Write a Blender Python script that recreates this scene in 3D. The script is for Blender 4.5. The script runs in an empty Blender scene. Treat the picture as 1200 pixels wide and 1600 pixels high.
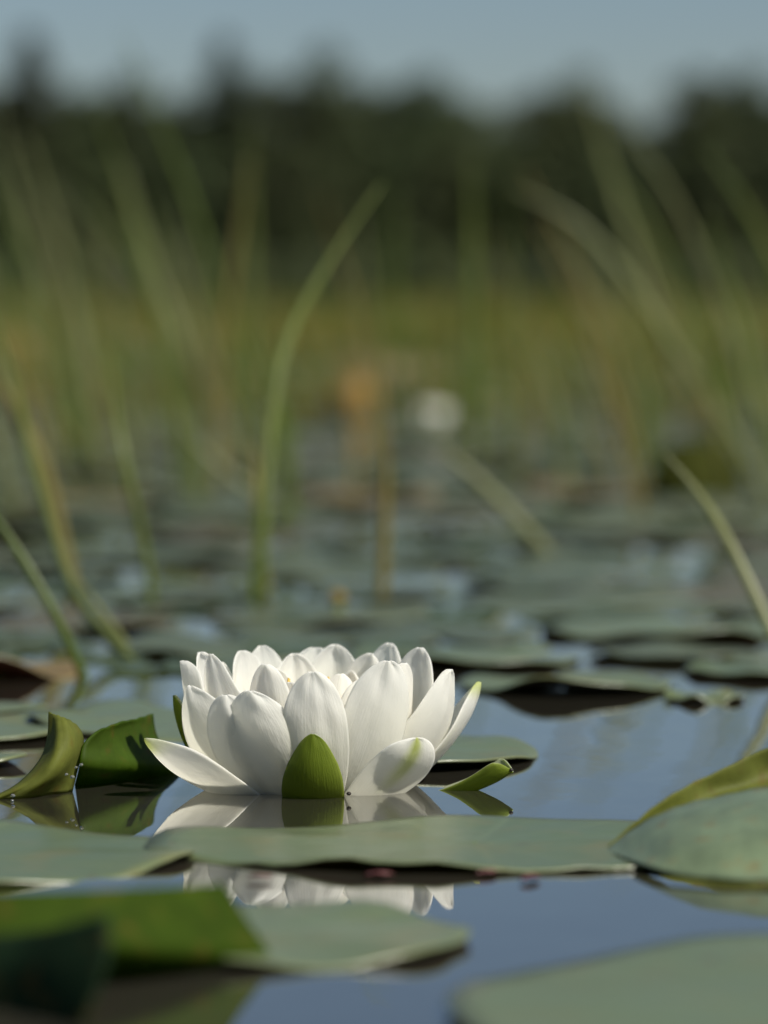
import bpy, bmesh, math, random
from mathutils import Vector, Matrix, noise
R = math.radians
rnd = random.Random(7)
sc = bpy.context.scene
COL = sc.collection

# ------------------------------------------------------------------ camera, sky, sun, exposure
W_PX, H_PX = 1200.0, 1600.0
CAM_H = 0.178
F_PX = 60.0 / 13.0 * W_PX                      # 60 mm macro lens on a 13 x 17.3 mm sensor
PITCH = math.atan(320.0 / F_PX)                # horizon lies 320 px above the centre
cd = bpy.data.cameras.new('camera')
cd.lens = 60.0; cd.sensor_width = 13.0; cd.sensor_height = 17.33; cd.sensor_fit = 'HORIZONTAL'
cd.clip_start = 0.05; cd.clip_end = 5000
cd.dof.use_dof = True; cd.dof.focus_distance = 1.293; cd.dof.aperture_fstop = 2.9; cd.dof.aperture_blades = 9
cam = bpy.data.objects.new('camera', cd); COL.objects.link(cam)
cam.location = (0, 0, CAM_H); cam.rotation_euler = (R(90) - PITCH, 0, 0)
sc.camera = cam

SUN_EL, SUN_AZ = R(49), R(125)                  # azimuth clockwise from straight ahead (+Y): front right of the flower
world = bpy.data.worlds.new('World'); sc.world = world; world.use_nodes = True
wn = world.node_tree; wn.nodes.clear()
sky = wn.nodes.new('ShaderNodeTexSky'); sky.sky_type = 'NISHITA'; sky.sun_disc = False
sky.sun_elevation = SUN_EL; sky.sun_rotation = SUN_AZ
sky.air_density = 1.0; sky.dust_density = 1.0; sky.ozone_density = 2.8; sky.altitude = 200
bg = wn.nodes.new('ShaderNodeBackground'); bg.inputs['Strength'].default_value = 0.05
wo = wn.nodes.new('ShaderNodeOutputWorld')
wn.links.new(sky.outputs[0], bg.inputs[0]); wn.links.new(bg.outputs[0], wo.inputs[0])

sd = bpy.data.lights.new('sun', 'SUN'); sd.energy = 5.0; sd.angle = R(0.53); sd.color = (1.0, 0.95, 0.86)
sun = bpy.data.objects.new('sun', sd); COL.objects.link(sun)
to_sun = Vector((math.sin(SUN_AZ) * math.cos(SUN_EL), math.cos(SUN_AZ) * math.cos(SUN_EL), math.sin(SUN_EL)))
sun.rotation_euler = (-to_sun).to_track_quat('-Z', 'Y').to_euler(); sun.location = (2, 2, 3)

sc.view_settings.view_transform = 'Standard'; sc.view_settings.look = 'None'
sc.view_settings.exposure = 0.45; sc.view_settings.gamma = 1.0; sc.view_settings.use_curve_mapping = False
sc.render.engine = 'CYCLES'
cy = sc.cycles
cy.use_denoising = True; cy.denoiser = 'OPENIMAGEDENOISE'
cy.max_bounces = 10; cy.diffuse_bounces = 6; cy.glossy_bounces = 4; cy.transmission_bounces = 6; cy.transparent_max_bounces = 6
cy.sample_clamp_indirect = 6.0; cy.caustics_reflective = False; cy.caustics_refractive = False

# ------------------------------------------------------------------ helpers
CP, SP = math.cos(PITCH), math.sin(PITCH)
def ray(px, py):
    u = (px - 600.0) / F_PX; v = (py - 800.0) / F_PX
    return Vector((u, CP - v * SP, -SP - v * CP))
def at(px, py, y):
    "the point of the place at depth y (metres ahead of the camera) seen at photograph position px, py"
    d = ray(px, py); k = y / d.y
    return Vector((d.x * k, y, CAM_H + d.z * k))
def depth(py, z=0.0):
    d = ray(600, py); return (z - CAM_H) / d.z * d.y
def wat(px, py, z=0.0):
    return at(px, py, depth(py, z))

def smooth(x):
    x = max(0.0, min(1.0, x)); return x * x * (3 - 2 * x)
def lerp(a, b, t): return a + (b - a) * t
def table(tab, t):
    for (a, va), (b, vb) in zip(tab, tab[1:]):
        if t <= b: return lerp(va, vb, (t - a) / (b - a))
    return tab[-1][1]
def catmull(pts, t):
    n = len(pts) - 1
    s = min(max(t, 0.0), 1.0) * n; i = min(int(s), n - 1); f = s - i
    p1, p2 = pts[i], pts[i + 1]
    p0 = pts[i - 1] if i > 0 else p1 * 2 - p2
    p3 = pts[i + 2] if i + 2 <= n else p2 * 2 - p1
    return 0.5 * (p1 * 2 + (p2 - p0) * f + (p0 * 2 - p1 * 5 + p2 * 4 - p3) * f * f + (p1 * 3 - p0 - p2 * 3 + p3) * f ** 3)

def mesh(name, verts, faces, mats, uvs=None, smooth_shade=True, attr=None):
    me = bpy.data.meshes.new(name)
    me.from_pydata([tuple(v) for v in verts], [], faces)
    for m in mats: me.materials.append(m)
    if uvs is not None:
        l = me.uv_layers.new(name='uv')
        for lp in me.loops: l.data[lp.index].uv = uvs[lp.vertex_index]
    if attr is not None:
        a = me.attributes.new('tint', 'FLOAT', 'POINT')
        for i, v in enumerate(attr): a.data[i].value = v
    if smooth_shade: me.polygons.foreach_set('use_smooth', [True] * len(me.polygons))
    me.update()
    return me
def link(name, me, parent=None):
    o = bpy.data.objects.new(name, me); COL.objects.link(o)
    if parent is not None: o.parent = parent
    return o
def tag(o, label=None, cat=None, group=None, kind=None):
    for k, v in (('label', label), ('category', cat), ('group', group), ('kind', kind)):
        if v: o[k] = v
    return o
def empty(name, loc=(0, 0, 0)):
    e = bpy.data.objects.new(name, None); COL.objects.link(e); e.location = loc
    e.empty_display_size = 0.02
    return e
def thick(o, t, offset=-1.0, second=False, sub=0):
    if sub:
        s = o.modifiers.new('subdivision', 'SUBSURF'); s.levels = sub; s.render_levels = sub
    m = o.modifiers.new('thickness', 'SOLIDIFY'); m.thickness = t; m.offset = offset
    if second: m.material_offset = 1; m.material_offset_rim = 0
    return o

# ------------------------------------------------------------------ materials
class NT:
    def __init__(self, name):
        self.m = bpy.data.materials.new(name); self.m.use_nodes = True
        self.t = self.m.node_tree; self.t.nodes.clear()
        self.out = self.t.nodes.new('ShaderNodeOutputMaterial')
    def n(self, kind, **kw):
        nd = self.t.nodes.new('ShaderNode' + kind)
        for k, v in kw.items():
            if k in nd.inputs: self.set(nd.inputs[k], v)
            else: setattr(nd, k, v)
        return nd
    def set(self, sock, v):
        if isinstance(v, bpy.types.NodeSocket): self.t.links.new(v, sock)
        elif isinstance(v, (tuple, list)) and len(v) == 3 and sock.type == 'RGBA': sock.default_value = (*v, 1)
        else: sock.default_value = v
    def noise(self, vec, scale, detail=4.0, rough=0.55, dist=0.0):
        nd = self.n('TexNoise', Scale=scale, Detail=detail, Roughness=rough, Distortion=dist)
        if vec is not None: self.t.links.new(vec, nd.inputs['Vector'])
        return nd.outputs['Fac']
    def ramp(self, fac, stops):
        nd = self.n('ValToRGB'); el = nd.color_ramp.elements
        while len(el) < len(stops): el.new(0.5)
        for e, (p, c) in zip(el, stops): e.position = p; e.color = (*c, 1) if len(c) == 3 else c
        self.t.links.new(fac, nd.inputs['Fac']); return nd.outputs['Color']
    def mix(self, fac, a, b, mode='MIX'):
        nd = self.n('Mix', data_type='RGBA', blend_type=mode)
        self.set(nd.inputs['Factor'], fac); self.set(nd.inputs[6], a); self.set(nd.inputs[7], b)
        return nd.outputs[2]
    def math(self, op, a, b=0.0):
        nd = self.n('Math', operation=op); self.set(nd.inputs[0], a); self.set(nd.inputs[1], b)
        return nd.outputs[0]
    def mapping(self, vec, scale):
        nd = self.n('Mapping', Scale=scale); self.t.links.new(vec, nd.inputs['Vector']); return nd.outputs[0]
    def bump(self, h, strength, dist):
        nd = self.n('Bump', Strength=strength, Distance=dist); self.t.links.new(h, nd.inputs['Height']); return nd.outputs[0]
    def leafy(self, col, trans_col, trans, rough, nrm=None, spec=0.5, ior=1.45, coat=0.0):
        p = self.n('BsdfPrincipled', IOR=ior); self.set(p.inputs['Roughness'], rough)
        self.set(p.inputs['Base Color'], col); self.set(p.inputs['Specular IOR Level'], spec)
        if coat: p.inputs['Coat Weight'].default_value = coat; p.inputs['Coat Roughness'].default_value = 0.25
        t = self.n('BsdfTranslucent'); self.set(t.inputs['Color'], trans_col)
        if nrm is not None:
            self.set(p.inputs['Normal'], nrm); self.set(t.inputs['Normal'], nrm)
        x = self.n('MixShader'); x.inputs[0].default_value = trans
        self.t.links.new(p.outputs[0], x.inputs[1]); self.t.links.new(t.outputs[0], x.inputs[2])
        self.t.links.new(x.outputs[0], self.out.inputs['Surface']); return self.m

def petal_material(name, base, trans, green):
    g = NT(name); uv = g.n('UVMap').outputs[0]
    tint = g.n('Attribute', attribute_name='tint').outputs['Fac']
    blot = g.noise(uv, 5.0, 3)
    c = g.mix(g.math('MULTIPLY', tint, g.math('ADD', blot, 0.45)), base, green)
    ct = g.mix(g.math('MULTIPLY', tint, g.math('ADD', blot, 0.45)), trans, green)
    s = g.n('SeparateXYZ'); g.t.links.new(uv, s.inputs[0])
    low = g.math('MULTIPLY', g.math('SUBTRACT', 1.0, s.outputs[1]), 0.35)
    c = g.mix(low, c, g.mix(0.6, c, (0.85, 0.82, 0.60))); ct = g.mix(low, ct, g.mix(0.6, ct, (0.92, 0.88, 0.60)))
    speck = g.math('GREATER_THAN', g.noise(g.mapping(uv, (30, 44, 1)), 1.0, 2), 0.77)
    c = g.mix(g.math('MULTIPLY', speck, 0.25), c, (0.55, 0.45, 0.25))
    vein = g.noise(g.mapping(uv, (40, 1.6, 1)), 1.0, 2)
    puck = g.noise(g.mapping(uv, (7, 9, 1)), 1.0, 3)
    h = g.math('ADD', g.math('MULTIPLY', vein, 0.35), puck)
    return g.leafy(c, ct, 0.67, 0.5, g.bump(h, 0.38, 0.0009), 0.3)
M_PETAL = petal_material('white_petal', (0.91, 0.91, 0.88), (0.97, 0.965, 0.92), (0.60, 0.66, 0.22))
M_SEPAL_IN = petal_material('sepal_inside', (0.62, 0.68, 0.48), (0.50, 0.56, 0.25), (0.25, 0.36, 0.05))
def sepal_outer():
    g = NT('sepal_outside'); uv = g.n('UVMap').outputs[0]
    s = g.n('SeparateXYZ'); g.t.links.new(uv, s.inputs[0])
    f = g.noise(g.mapping(uv, (26, 5, 1)), 1.0, 4)
    sp = g.noise(g.mapping(uv, (60, 60, 1)), 1.0, 2)
    c = g.mix(f, (0.095, 0.140, 0.012), (0.165, 0.215, 0.025))
    c = g.mix(g.math('MULTIPLY', g.math('GREATER_THAN', sp, 0.66), 0.25), c, (0.30, 0.36, 0.10))
    edge = g.math('POWER', g.math('ABSOLUTE', g.math('SUBTRACT', g.math('MULTIPLY', s.outputs[0], 2.0), 1.0)), 6.0)
    c = g.mix(g.math('MULTIPLY', edge, 0.6), c, (0.32, 0.38, 0.08))
    return g.leafy(c, (0.36, 0.44, 0.04), 0.5, 0.45, g.bump(f, 0.35, 0.0006), 0.4)
M_SEPAL = sepal_outer()
def simple(name, col, rough=0.6, trans=0.0, tcol=None, var=0.25, scale=60.0, spec=0.4):
    g = NT(name); v = g.n('TexCoord').outputs['Object']
    f = g.noise(v, scale, 4)
    c = g.mix(f, tuple(x * (1 - var) for x in col), tuple(x * (1 + var) for x in col))
    return g.leafy(c, tcol or col, trans, rough, g.bump(f, 0.3, 0.002), spec)
M_STAMEN = simple('stamen_yellow', (0.72, 0.50, 0.10), 0.5, 0.3)

def pad_material(name, cols, trans_col, trans=0.22, rough=0.27, vein_col=(0.20, 0.25, 0.12)):
    g = NT(name); uv = g.n('UVMap').outputs[0]                 # uv holds angle and radius of the pad
    s = g.n('SeparateXYZ'); g.t.links.new(uv, s.inputs[0])
    oi = g.n('ObjectInfo'); tc = g.n('TexCoord').outputs['Object']
    r = oi.outputs['Random']
    big = g.noise(tc, 18.0, 5, 0.6); fine = g.noise(tc, 160.0, 3)
    c = g.ramp(r, [(i / max(1, len(cols) - 1), q) for i, q in enumerate(cols)])
    c = g.mix(g.math('MULTIPLY', big, 0.75), c, g.mix(0.5, c, (0.13, 0.12, 0.04)))
    ang = g.math('ABSOLUTE', g.math('SUBTRACT', g.math('FRACT', g.math('MULTIPLY', s.outputs[0], 17.0)), 0.5))
    vein = g.math('SUBTRACT', 1.0, g.math('MINIMUM', g.math('MULTIPLY', g.math('MULTIPLY', ang, s.outputs[1]), 16.0), 1.0))
    c = g.mix(g.math('MULTIPLY', vein, 0.22), c, vein_col)
    pat = g.ramp(g.noise(tc, 34.0, 5, 0.65), [(0.52, (0, 0, 0)), (0.72, (1, 1, 1))])
    c = g.mix(g.math('MULTIPLY', pat, 0.65), c, (0.17, 0.15, 0.05))
    spot = g.math('GREATER_THAN', g.noise(tc, 95.0, 2), 0.70)
    c = g.mix(g.math('MULTIPLY', spot, 0.55), c, (0.10, 0.06, 0.025))
    rim = g.math('POWER', s.outputs[1], 22.0)
    c = g.mix(g.math('MULTIPLY', rim, 0.35), c, (0.20, 0.20, 0.09))
    rough = g.math('ADD', rough - 0.10, g.math('MULTIPLY', g.noise(tc, 40.0, 4), 0.34))
    h = g.math('ADD', g.math('MULTIPLY', vein, -0.15), g.math('ADD', big, g.math('MULTIPLY', fine, 0.35)))
    return g.leafy(c, trans_col, trans, rough, g.bump(h, 0.4, 0.0018), 0.6, 1.6, 0.35)
M_PAD = pad_material('pad_waxy_green', [(0.10, 0.15, 0.07), (0.125, 0.175, 0.09), (0.12, 0.165, 0.065), (0.145, 0.19, 0.10)], (0.12, 0.20, 0.02))
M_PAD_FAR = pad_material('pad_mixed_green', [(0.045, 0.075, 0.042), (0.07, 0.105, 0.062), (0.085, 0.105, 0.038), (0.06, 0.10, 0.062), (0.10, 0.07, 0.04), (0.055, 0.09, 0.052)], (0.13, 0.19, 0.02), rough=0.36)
M_PAD_BROWN = pad_material('pad_dying_brown', [(0.16, 0.10, 0.035), (0.20, 0.12, 0.03)], (0.30, 0.16, 0.02), rough=0.5)
M_UNDER = simple('pad_underside_red', (0.16, 0.065, 0.05), 0.5, 0.15, (0.18, 0.10, 0.02), 0.5, 90)
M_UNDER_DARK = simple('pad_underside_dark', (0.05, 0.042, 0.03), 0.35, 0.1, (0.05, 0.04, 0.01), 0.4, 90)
M_UNDER_FAR = simple('pad_underside_dull', (0.11, 0.095, 0.05), 0.5, 0.2, (0.20, 0.18, 0.03), 0.4, 20)
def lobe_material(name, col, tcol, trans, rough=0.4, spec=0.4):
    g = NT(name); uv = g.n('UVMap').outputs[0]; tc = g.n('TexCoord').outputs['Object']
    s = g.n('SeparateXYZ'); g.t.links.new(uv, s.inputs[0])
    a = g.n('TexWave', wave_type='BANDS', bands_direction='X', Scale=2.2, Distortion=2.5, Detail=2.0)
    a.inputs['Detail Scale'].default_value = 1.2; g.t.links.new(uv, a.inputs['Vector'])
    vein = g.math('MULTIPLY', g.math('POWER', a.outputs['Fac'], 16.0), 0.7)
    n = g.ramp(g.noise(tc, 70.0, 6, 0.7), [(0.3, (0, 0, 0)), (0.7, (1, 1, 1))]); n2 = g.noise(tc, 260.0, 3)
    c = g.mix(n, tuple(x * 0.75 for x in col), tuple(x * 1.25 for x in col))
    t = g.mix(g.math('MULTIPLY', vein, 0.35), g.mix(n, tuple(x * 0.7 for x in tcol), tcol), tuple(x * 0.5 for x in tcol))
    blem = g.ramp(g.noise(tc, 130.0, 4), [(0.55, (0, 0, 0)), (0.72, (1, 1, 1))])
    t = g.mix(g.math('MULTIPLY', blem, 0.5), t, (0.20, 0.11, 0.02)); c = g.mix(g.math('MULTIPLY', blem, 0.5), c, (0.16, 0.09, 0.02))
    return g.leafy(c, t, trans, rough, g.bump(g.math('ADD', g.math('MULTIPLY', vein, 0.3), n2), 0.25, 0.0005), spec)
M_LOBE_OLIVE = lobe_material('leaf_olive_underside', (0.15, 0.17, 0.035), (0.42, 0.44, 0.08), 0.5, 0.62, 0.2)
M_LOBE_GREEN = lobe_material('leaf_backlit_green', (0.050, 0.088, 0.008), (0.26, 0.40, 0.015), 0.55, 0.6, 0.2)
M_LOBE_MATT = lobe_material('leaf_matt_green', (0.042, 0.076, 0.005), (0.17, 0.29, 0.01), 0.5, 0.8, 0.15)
M_LOBE_SHADED = lobe_material('leaf_shaded_green', (0.016, 0.036, 0.016), (0.05, 0.09, 0.02), 0.3, 0.8, 0.1)  # shade on the bottom left leaf is put into this dark colour
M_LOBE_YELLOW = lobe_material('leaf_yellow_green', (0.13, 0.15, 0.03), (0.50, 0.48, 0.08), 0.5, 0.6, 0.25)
M_LOBE_DUSTY = lobe_material('leaf_waxy_top', (0.15, 0.20, 0.115), (0.16, 0.22, 0.05), 0.25, 0.3, 0.6)

def water_material():
    g = NT('dark_still_water'); tc = g.n('TexCoord').outputs['Object']
    a = g.noise(g.mapping(tc, (9, 3.2, 1)), 1.0, 3); b = g.noise(g.mapping(tc, (60, 26, 1)), 1.0, 2)
    h = g.math('ADD', a, g.math('MULTIPLY', b, 0.06))
    p = g.n('BsdfPrincipled', Roughness=0.018, IOR=1.40)
    nrm = g.bump(h, 0.25, 0.004); g.set(p.inputs['Normal'], nrm); g.set(p.inputs['Coat Normal'], nrm)      # coat layer added to brighten the reflections over the peaty water
    p.inputs['Coat Weight'].default_value = 1.0; p.inputs['Coat IOR'].default_value = 1.36; p.inputs['Coat Roughness'].default_value = 0.018
    g.set(p.inputs['Base Color'], (0.030, 0.028, 0.021))
    g.t.links.new(p.outputs[0], g.out.inputs['Surface']); return g.m
M_WATER = water_material()
def blade_material(name, cols, trans=0.4):
    g = NT(name); r = g.n('ObjectInfo').outputs['Random']; tc = g.n('TexCoord').outputs['Object']
    c = g.ramp(r, [(i / max(1, len(cols) - 1), q) for i, q in enumerate(cols)])
    n = g.noise(g.mapping(tc, (30, 30, 8)), 1.0, 3)
    c = g.mix(n, g.mix(0.35, c, (0.02, 0.03, 0.005)), c)
    return g.leafy(c, c, trans, 0.4, None, 0.45)
M_BLADE_PALE = blade_material('blade_pale_green', [(0.24, 0.27, 0.10), (0.29, 0.31, 0.14)])
M_BLADE = blade_material('blade_green', [(0.12, 0.18, 0.03), (0.16, 0.22, 0.04), (0.20, 0.24, 0.07)])
M_BLADE_DRY = blade_material('blade_straw', [(0.30, 0.25, 0.08), (0.26, 0.22, 0.07)])

# ------------------------------------------------------------------ setting: water, far shore
v = []; f = []
ys = [-3, 0, 0.6, 1.2, 1.6, 2.4, 4, 8, 20, 60, 200, 3500]
for y in ys: v += [(-40 - abs(y), y, 0), (40 + abs(y), y, 0)]
for i in range(len(ys) - 1): f.append((2 * i, 2 * i + 1, 2 * i + 3, 2 * i + 2))
tag(link('water', mesh('water', v, f, [M_WATER], smooth_shade=False)), 'still dark pond water reflecting the grey blue sky', kind='structure')

M_SHORE = simple('shore_soil', (0.03, 0.045, 0.015), 0.9, var=0.4, scale=0.6)
v = []; f = []
nx = 60
for j, (y, z) in enumerate([(222, -0.1), (228, 0.15), (236, 0.35), (260, 0.8), (420, 2.0)]):
    for i in range(nx + 1):
        x = lerp(-260, 260, i / nx)
        v.append((x, y + (2.5 * math.sin(x * 0.13) + 1.5 * math.sin(x * 0.31 + 1) if j < 3 else 0), z))
for j in range(4):
    for i in range(nx): f.append((j * (nx + 1) + i, j * (nx + 1) + i + 1, (j + 1) * (nx + 1) + i + 1, (j + 1) * (nx + 1) + i))
tag(link('far_shore', mesh('far_shore', v, f, [M_SHORE])), 'low grassy far shore below the dark trees', kind='structure')

# ------------------------------------------------------------------ trees on the far shore
def tree_foliage(name, col):
    g = NT(name); tc = g.n('TexCoord').outputs['Object']; r = g.n('ObjectInfo').outputs['Random']
    n = g.noise(tc, 1.3, 4)
    c = g.mix(n, tuple(x * 0.6 for x in col), tuple(x * 1.35 for x in col))
    c = g.mix(r, c, g.mix(0.35, c, (0.06, 0.055, 0.02)))
    return g.leafy(c, c, 0.25, 0.6, None, 0.25)
M_DECID = tree_foliage('deciduous_foliage', (0.060, 0.083, 0.034)); M_CONIF = tree_foliage('conifer_foliage', (0.042, 0.056, 0.027))
M_BARK = simple('bark', (0.07, 0.055, 0.04), 0.9, var=0.4, scale=3)
def leaf_quad(v, f, p, s, rr):
    n = Vector((rr.gauss(0, 1), rr.gauss(0, 1), rr.gauss(0, 1) + 0.6)).normalized()
    a = n.orthogonal().normalized(); b = n.cross(a)
    k = len(v); a *= s; b *= s * 0.7
    v += [p - a, p - b + a * 0.1, p + a, p + b]; f.append((k, k + 1, k + 2, k + 3))
def decid_crown(seed):
    rr = random.Random(seed); v = []; f = []
    for _ in range(46):
        while True:
            c = Vector((rr.uniform(-1, 1), rr.uniform(-1, 1), rr.uniform(-1, 1)))
            if c.length < 1 and c.length > 0.25: break
        w = 2.5 * (1.0 - 0.45 * max(0, c.z)); c = Vector((c.x * w, c.y * w, 9.0 + c.z * 6.0)); rad = rr.uniform(0.8, 1.5)
        for _ in range(62):
            d = Vector((rr.gauss(0, 1), rr.gauss(0, 1), rr.gauss(0, 1))).normalized() * rad * rr.uniform(0.55, 1.0)
            leaf_quad(v, f, c + d, rr.uniform(0.16, 0.34), rr)
    return mesh('decid_crown', v, f, [M_DECID], smooth_shade=False)
def conif_crown(seed):
    rr = random.Random(seed); v = []; f = []
    for i in range(58):
        t = i / 57; z = 1.6 + t * 14.0; L = (1 - t) ** 0.85 * 2.3 + 0.12
        for k in range(int(6 + 5 * (1 - t))):
            a = rr.uniform(0, 6.283); l = L * rr.uniform(0.6, 1.1)
            for q in range(9):
                s = (q + 0.5) / 9
                leaf_quad(v, f, Vector((math.cos(a) * l * s + rr.gauss(0, .08), math.sin(a) * l * s + rr.gauss(0, .08), z - 0.35 * l * s + rr.gauss(0, .1))), rr.uniform(0.10, 0.22), rr)
    return mesh('conif_crown', v, f, [M_CONIF], smooth_shade=False)
def tapered(pts, rads, seg=7):
    v = []; f = []
    for i, (p, r) in enumerate(zip(pts, rads)):
        tdir = (pts[min(i + 1, len(pts) - 1)] - pts[max(i - 1, 0)]).normalized()
        a = tdir.orthogonal().normalized(); b = tdir.cross(a)
        for k in range(seg):
            w = 6.2832 * k / seg; v.append(p + a * math.cos(w) * r + b * math.sin(w) * r)
    for i in range(len(pts) - 1):
        for k in range(seg):
            f.append((i * seg + k, i * seg + (k + 1) % seg, (i + 1) * seg + (k + 1) % seg, (i + 1) * seg + k))
    n = len(v); f.append(tuple(range(seg - 1, -1, -1))); f.append(tuple(range(n - seg, n)))
    return v, f
def trunk_mesh(h, limbs, seed):
    rr = random.Random(seed)
    V, F = tapered([Vector((0, 0, -0.5)), Vector((0.1, 0, h * .35)), Vector((-.05, .1, h * .7)), Vector((0, 0, h * .97))], [.3, .22, .14, .04])
    for _ in range(limbs):
        z = rr.uniform(h * .25, h * .75); a = rr.uniform(0, 6.28); l = rr.uniform(1.2, 2.2)
        d = Vector((math.cos(a) * l, math.sin(a) * l, l * .8))
        v2, f2 = tapered([Vector((0, 0, z)), Vector((0, 0, z)) + d * .5, Vector((0, 0, z)) + d], [.09, .06, .02], 5)
        k = len(V); V += v2; F += [tuple(i + k for i in q) for q in f2]
    return mesh('trunk', V, F, [M_BARK])
CROWNS = {'d': [decid_crown(s) for s in (1, 2, 3)], 'c': [conif_crown(s) for s in (4, 5)]}
TRUNKS = {'d': trunk_mesh(14, 9, 1), 'c': trunk_mesh(15.5, 0, 2)}
def tree(px, top, y, kind, var, label, wide=1.0, group=None):
    x = (px - 600) / F_PX * y
    h = at(px, top, y).z
    s = h / (15.6 if kind == 'd' else 15.9)
    t = empty('pine_tree' if kind == 'c' else 'broadleaf_tree', (x, y, 0.3))
    t.rotation_euler.z = rnd.uniform(0, 6.28); t.scale = (s * wide, s * wide, s)
    link('crown', CROWNS[kind][var % len(CROWNS[kind])], t); link('trunk', TRUNKS[kind], t)
    tag(t, label, 'tree', group)
FRONT = [(48, 66, 'c', 2.3, 'tall dark conifer with pointed top at the far left of the treeline'),
         (352, 74, 'c', 2.2, 'dark conifer whose pointed top rises above the trees left of centre'),
         (-20, 118, 'd', 1.1, 'dark tree at the left edge of the treeline beside the tall conifer'),
         (118, 142, 'd', 1.1, 'lower tree filling the dip just right of the tall left conifer'),
         (205, 128, 'd', 1.2, 'rounded dark tree halfway between the two pointed conifers'),
         (282, 128, 'd', 1.0, 'rounded dark tree just left of the second pointed conifer'),
         (425, 118, 'd', 1.0, 'dark tree just right of the second pointed conifer'),
         (505, 92, 'd', 1.2, 'high rounded tree crown at the middle of the treeline'),
         (580, 112, 'd', 1.0, 'dark tree right of the highest rounded crown in the treeline'),
         (655, 116, 'd', 1.2, 'broad tree left of the deep dip in the treeline'),
         (722, 168, 'd', 0.8, 'small low tree on the left slope of the deep dip in the treeline'),
         (775, 182, 'd', 0.9, 'lowest tree at the bottom of the deep dip in the treeline'),
         (835, 142, 'd', 1.0, 'tree on the right side of the deep dip in the treeline'),
         (905, 128, 'd', 1.1, 'tree behind the tip of the tall straight grass blade'),
         (972, 168, 'd', 0.9, 'low tree left of the last broad crown in the treeline'),
         (1085, 118, 'd', 1.3, 'broad high tree crown near the right end of the treeline'),
         (1165, 122, 'd', 1.2, 'tree next to the right edge of the treeline'),
         (1245, 130, 'd', 1.2, 'last tree of the treeline cut by the right edge')]
for i, (px, top, k, w, lab) in enumerate(FRONT):
    tree(px, top - 12, 246 + (i * 37 % 9), k, i, lab, w)
for i, px in enumerate(range(-120, 1340, 66)):
    tree(px + rnd.uniform(-15, 15), rnd.uniform(185, 225), 240 + rnd.uniform(-3, 2), 'd', i, 'shorter dark tree in the row along the water below the taller trees', 1.25, 'shorter trees in front of the treeline')
for i, px in enumerate(range(-160, 1400, 62)):
    tree(px + rnd.uniform(-15, 15), (170 if 720 < px < 830 or 940 < px < 1030 else rnd.uniform(128, 150)), 262 + rnd.uniform(-3, 5), 'd', i + 1, 'dark tree in the second row glimpsed between the front trunks', 1.5, 'second row of trees')
# shore scrub closing the foot of the treeline
v = []; f = []; rr = random.Random(11)
for _ in range(420):
    x = rr.uniform(-44, 44); y = rr.uniform(230, 239); hh = rr.uniform(1.0, 5.5)
    for _ in range(60):
        d = Vector((rr.gauss(0, 1), rr.gauss(0, 1), rr.gauss(0, 1))).normalized() * rr.uniform(.5, 1)
        leaf_quad(v, f, Vector((x, y, 0.2 + hh * .5)) + Vector((d.x * (hh * .3 + .6), d.y * .8, d.z * hh * .55)), rr.uniform(0.16, 0.36), rr)
tag(link('shore_undergrowth', mesh('shore_undergrowth', v, f, [M_DECID], smooth_shade=False)), 'dark scrub along the foot of the far trees', 'undergrowth', kind='stuff')

# ------------------------------------------------------------------ lily pads
def pad_grid(Rr, seed, notch=0.30, lifts=(), edge=0.02, ripple=0.0016, dome=0.0, nr=12, na=72):
    "a round floating leaf with a sinus; lifts = (angle, half width, height, power, inward pull) curls of the rim"
    rr = random.Random(seed); ph = [rr.uniform(0, 6.28) for _ in range(6)]
    v = []; f = []; uv = []
    for j in range(na + 1):
        th = lerp(notch * .5, 2 * math.pi - notch * .5, j / na)
        e = 1 + edge * (math.sin(3 * th + ph[0]) + .6 * math.sin(5 * th + ph[1]) + .35 * math.sin(11 * th + ph[2]) + .2 * math.sin(23 * th + ph[5]))
        near = min(th, 2 * math.pi - th) - notch * .5
        e *= 1 - 0.16 * math.exp(-(near / .09) ** 2)
        for i in range(nr + 1):
            q = i / nr; r = Rr * e * q
            z = 0.0012 + ripple * q * q * (math.sin(4 * th + ph[3]) + .7 * math.sin(7 * th + ph[4] + 2 * q)) + dome * (1 - q * q)
            z += Rr * .010 * q * noise.noise(Vector((r / Rr * math.cos(th) * 2.6 + seed, r / Rr * math.sin(th) * 2.6, 0)))
            for (ac, hw, hh, pw, pull) in lifts:
                d = abs((th - ac + math.pi) % (2 * math.pi) - math.pi)
                w = smooth(1 - d / hw) * q ** pw
                z += hh * w; r -= pull * w
            v.append(Vector((r * math.cos(th), r * math.sin(th), z))); uv.append((th / 6.2832, q))
    for j in range(na):
        for i in range(nr):
            a = j * (nr + 1) + i; b = a + nr + 1
            f.append((a, a + 1, b + 1, b))
    return v, f, uv
def pad(x, y, Rr, rot, seed, label, m=None, z=0.001, tilt=(0, 0), parent_empty=False, under=None, group=None, stretch=None, **kw):
    vv, ff, uv = pad_grid(Rr, seed, **kw)
    if stretch:
        q = Matrix.Rotation(rot, 3, 'Z'); rot = 0.0
        vv = [Vector(((q @ p_).x * stretch[0], (q @ p_).y * stretch[1], p_.z)) for p_ in vv]
    o = link('lily_pad', mesh('lily_pad', vv, ff, [m or M_PAD, under or M_UNDER], uv))
    thick(o, 0.0009, -1, True)
    o.location = (x, y, z); o.rotation_euler = (tilt[0], tilt[1], rot)
    tag(o, label, 'lily pad', group)
    return o
CAMWARD = -math.pi / 2
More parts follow.
